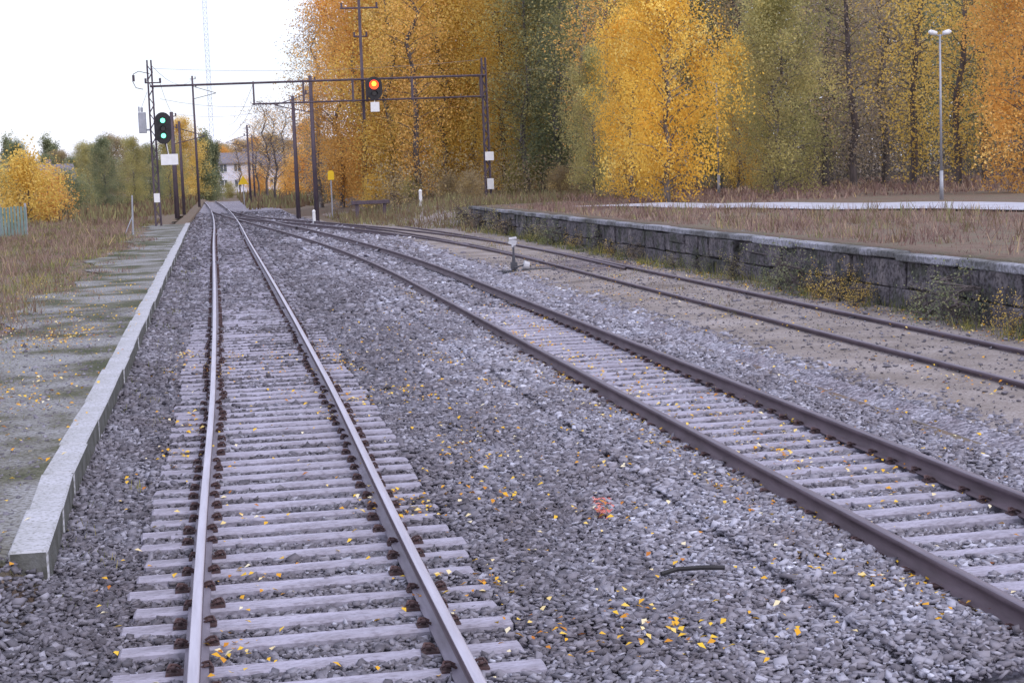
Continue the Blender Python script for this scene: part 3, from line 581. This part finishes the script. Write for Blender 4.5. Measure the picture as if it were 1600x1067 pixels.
def weeds(name,x0,x1,y0,y1,n,h0,h1,w,m,label,lean=.4,py=1,clump=.5,filt=None):
    nc=max(4,int(n/14)); cx=rng.uniform(x0,x1,nc); cy=y0+(y1-y0)*rng.random(nc)**py; ch=rng.random(nc)**2; ctt=rng.random(nc)
    i=rng.integers(0,nc,n); x=cx[i]+rng.normal(0,clump,n); y=cy[i]+rng.normal(0,clump,n)
    k=(x>x0)&(x<x1)
    if filt: k&=filt(x,y)
    x=x[k];y=y[k];i=i[k]; h=(h0+(h1-h0)*ch[i])*rng.uniform(.5,1.1,len(x))
    v,q=blades(x,y,gz(x,y),h,w*rng.uniform(.6,1.4,len(x))*(.5+y/60),lean*rng.random(len(x)))
    t=np.repeat(np.clip(ctt[i]*.6+rng.random(len(x))*.4,0,1),4)
    put(name,npmesh(name,v,q,[m],t),kind="stuff",label=label,cat="weeds")
weeds("dry_weeds",12.05,24,18,72,34000,.05,.32,.009,w_red,"low russet dry weeds covering the stone platform",.8,1,.28,lambda x,y:(x<roadl(y)-.3)|(y>66.5))
weeds("tufted_weeds",12.05,24,18,69,6000,.15,.5,.009,w_tan,"yellowed taller tufts on the stone platform",.7,1,.12,lambda x,y:x<roadl(y)-.8)
weeds("brown_weeds",-15,-3.7,20,112,34000,.05,.35,.009,w_tan,"patchy brown and green weeds beside the platform",.9,1,.28,lambda x,y:x<-4.0+.9*np.sin(y*.2))
weeds("russet_scrub",-15,-4.4,24,112,17000,.12,.5,.008,w_red,"reddish brown scrub beside the platform",.8,1,.2)
weeds("green_scrub",-15,-3.9,16,112,9000,.05,.3,.009,w_green,"low green scrub beside the platform",.8,1,.25)
weeds("creeping_weeds",-4.6,-2.4,13,80,5000,.04,.22,.007,w_red,"reddish weeds creeping onto the worn platform",.9,1.2,.15,lambda x,y:x<-3.0+.5*np.sin(y*.7))
weeds("tall_brown_weeds",-40,-4.5,100,240,16000,.3,1.0,.02,w_tan,"tall brown weeds in the field",.5)
weeds("trackside_weeds",6.8,22,70,112,26000,.1,.6,.010,w_tan,"yellow-brown weeds beyond the stone wall",.6,filt=lambda x,y:(x>c3(y)+1.6)&((y>WEND)|(x<11.3)&(x>10.3)))
weeds("forest_undergrowth",12,60,62,110,24000,.08,.4,.02,w_red,"dark brown undergrowth beneath the birches",.9,1,.6,lambda x,y:x>roadl(y)+4.8)
weeds("platform_moss",-5.2,-1.6,9,75,18000,.02,.11,.005,w_green,"short green weeds and moss on the platform",.9,1.6,.18,lambda x,y:(x<xk(y)-.35)&((x<-2.9+.5*np.sin(y*.9)*np.sin(y*.37))|(rng.random(len(x))<.18)|(y<12)))
weeds("corner_weeds",-2.3,-.75,9,12,260,.04,.16,.004,w_tan,"brown weeds beside the end of the edging",.9,1,.07)
weeds("wall_foot_grass",10.8,11.55,16,72,5000,.05,.38,.006,w_green,"green weed clumps at the foot of the stone wall",.7,1,.10)
weeds("siding_weeds",8.6,10.6,24,70,1800,.03,.16,.005,w_tan,"thin weeds between the siding rails",.9,1,.15)
weeds("kerb_foot_weeds",-1.35,-.75,10,60,1800,.04,.16,.005,w_green,"sparse green weeds between ballast and edging",.8,1,.12,lambda x,y:x>xk(y)+.03)
weeds("line_end_weeds",2.5,14,150,260,7000,.4,1.3,.025,w_tan,"brown weeds beyond the junction",.4)
weeds("line_end_grass",-12,-2.6,130,260,7000,.3,1.0,.025,w_tan,"brown grass beside the distant line",.4)
n=46; a=rng.uniform(0,6.28,n); rr_=rng.random(n)*.09
leaves_on("red_leaf_litter",2.86+rr_*np.cos(a),12.7+rr_*1.5*np.sin(a),-.18+rng.random(n)*.16,np.full(n,.04),"small clump of red leaves on the ballast",tmat("red_leaf",[(0,(.5,.14,.13)),(1,(.8,.3,.24))]))
# ---------------- world, sun ----------------
w=bpy.data.worlds.new("World"); scene.world=w; w.use_nodes=True; t=w.node_tree; bg=t.nodes["Background"]
sk=t.nodes.new("ShaderNodeTexSky"); sk.sky_type='NISHITA'; sk.sun_disc=False; sk.sun_elevation=R(38); sk.sun_rotation=R(150)
tc=t.nodes.new("ShaderNodeTexCoord"); mp=t.nodes.new("ShaderNodeMapping"); mp.inputs["Scale"].default_value=(1,1,4); n=t.nodes.new("ShaderNodeTexNoise"); n.inputs["Scale"].default_value=2.6; n.inputs["Detail"].default_value=7
t.links.new(tc.outputs["Generated"],mp.inputs[0]); t.links.new(mp.outputs[0],n.inputs["Vector"])
r=ramp(t,[(.38,(.55,.55,.55)),(.58,(.97,.97,.97))]); t.links.new(n.outputs[0],r.inputs[0])
mx=t.nodes.new("ShaderNodeMix"); mx.data_type='RGBA'; t.links.new(r.outputs[0],mx.inputs[0]); t.links.new(sk.outputs[0],mx.inputs[6]); mx.inputs[7].default_value=(9.1,9.3,11.2,1)
t.links.new(mx.outputs[2],bg.inputs[0]); bg.inputs[1].default_value=.14
sd=bpy.data.lights.new("sun",'SUN'); sd.energy=1.35; sd.angle=R(18); sd.color=(1,.95,.95); so=bpy.data.objects.new("sun",sd); col.objects.link(so)
az=R(150); el=R(38); dv=Vector((math.sin(az)*math.cos(el),math.cos(az)*math.cos(el),math.sin(el))); so.rotation_euler=(dv).to_track_quat('Z','Y').to_euler()
scene.view_settings.view_transform='Standard'; scene.view_settings.look='None'; scene.view_settings.exposure=0
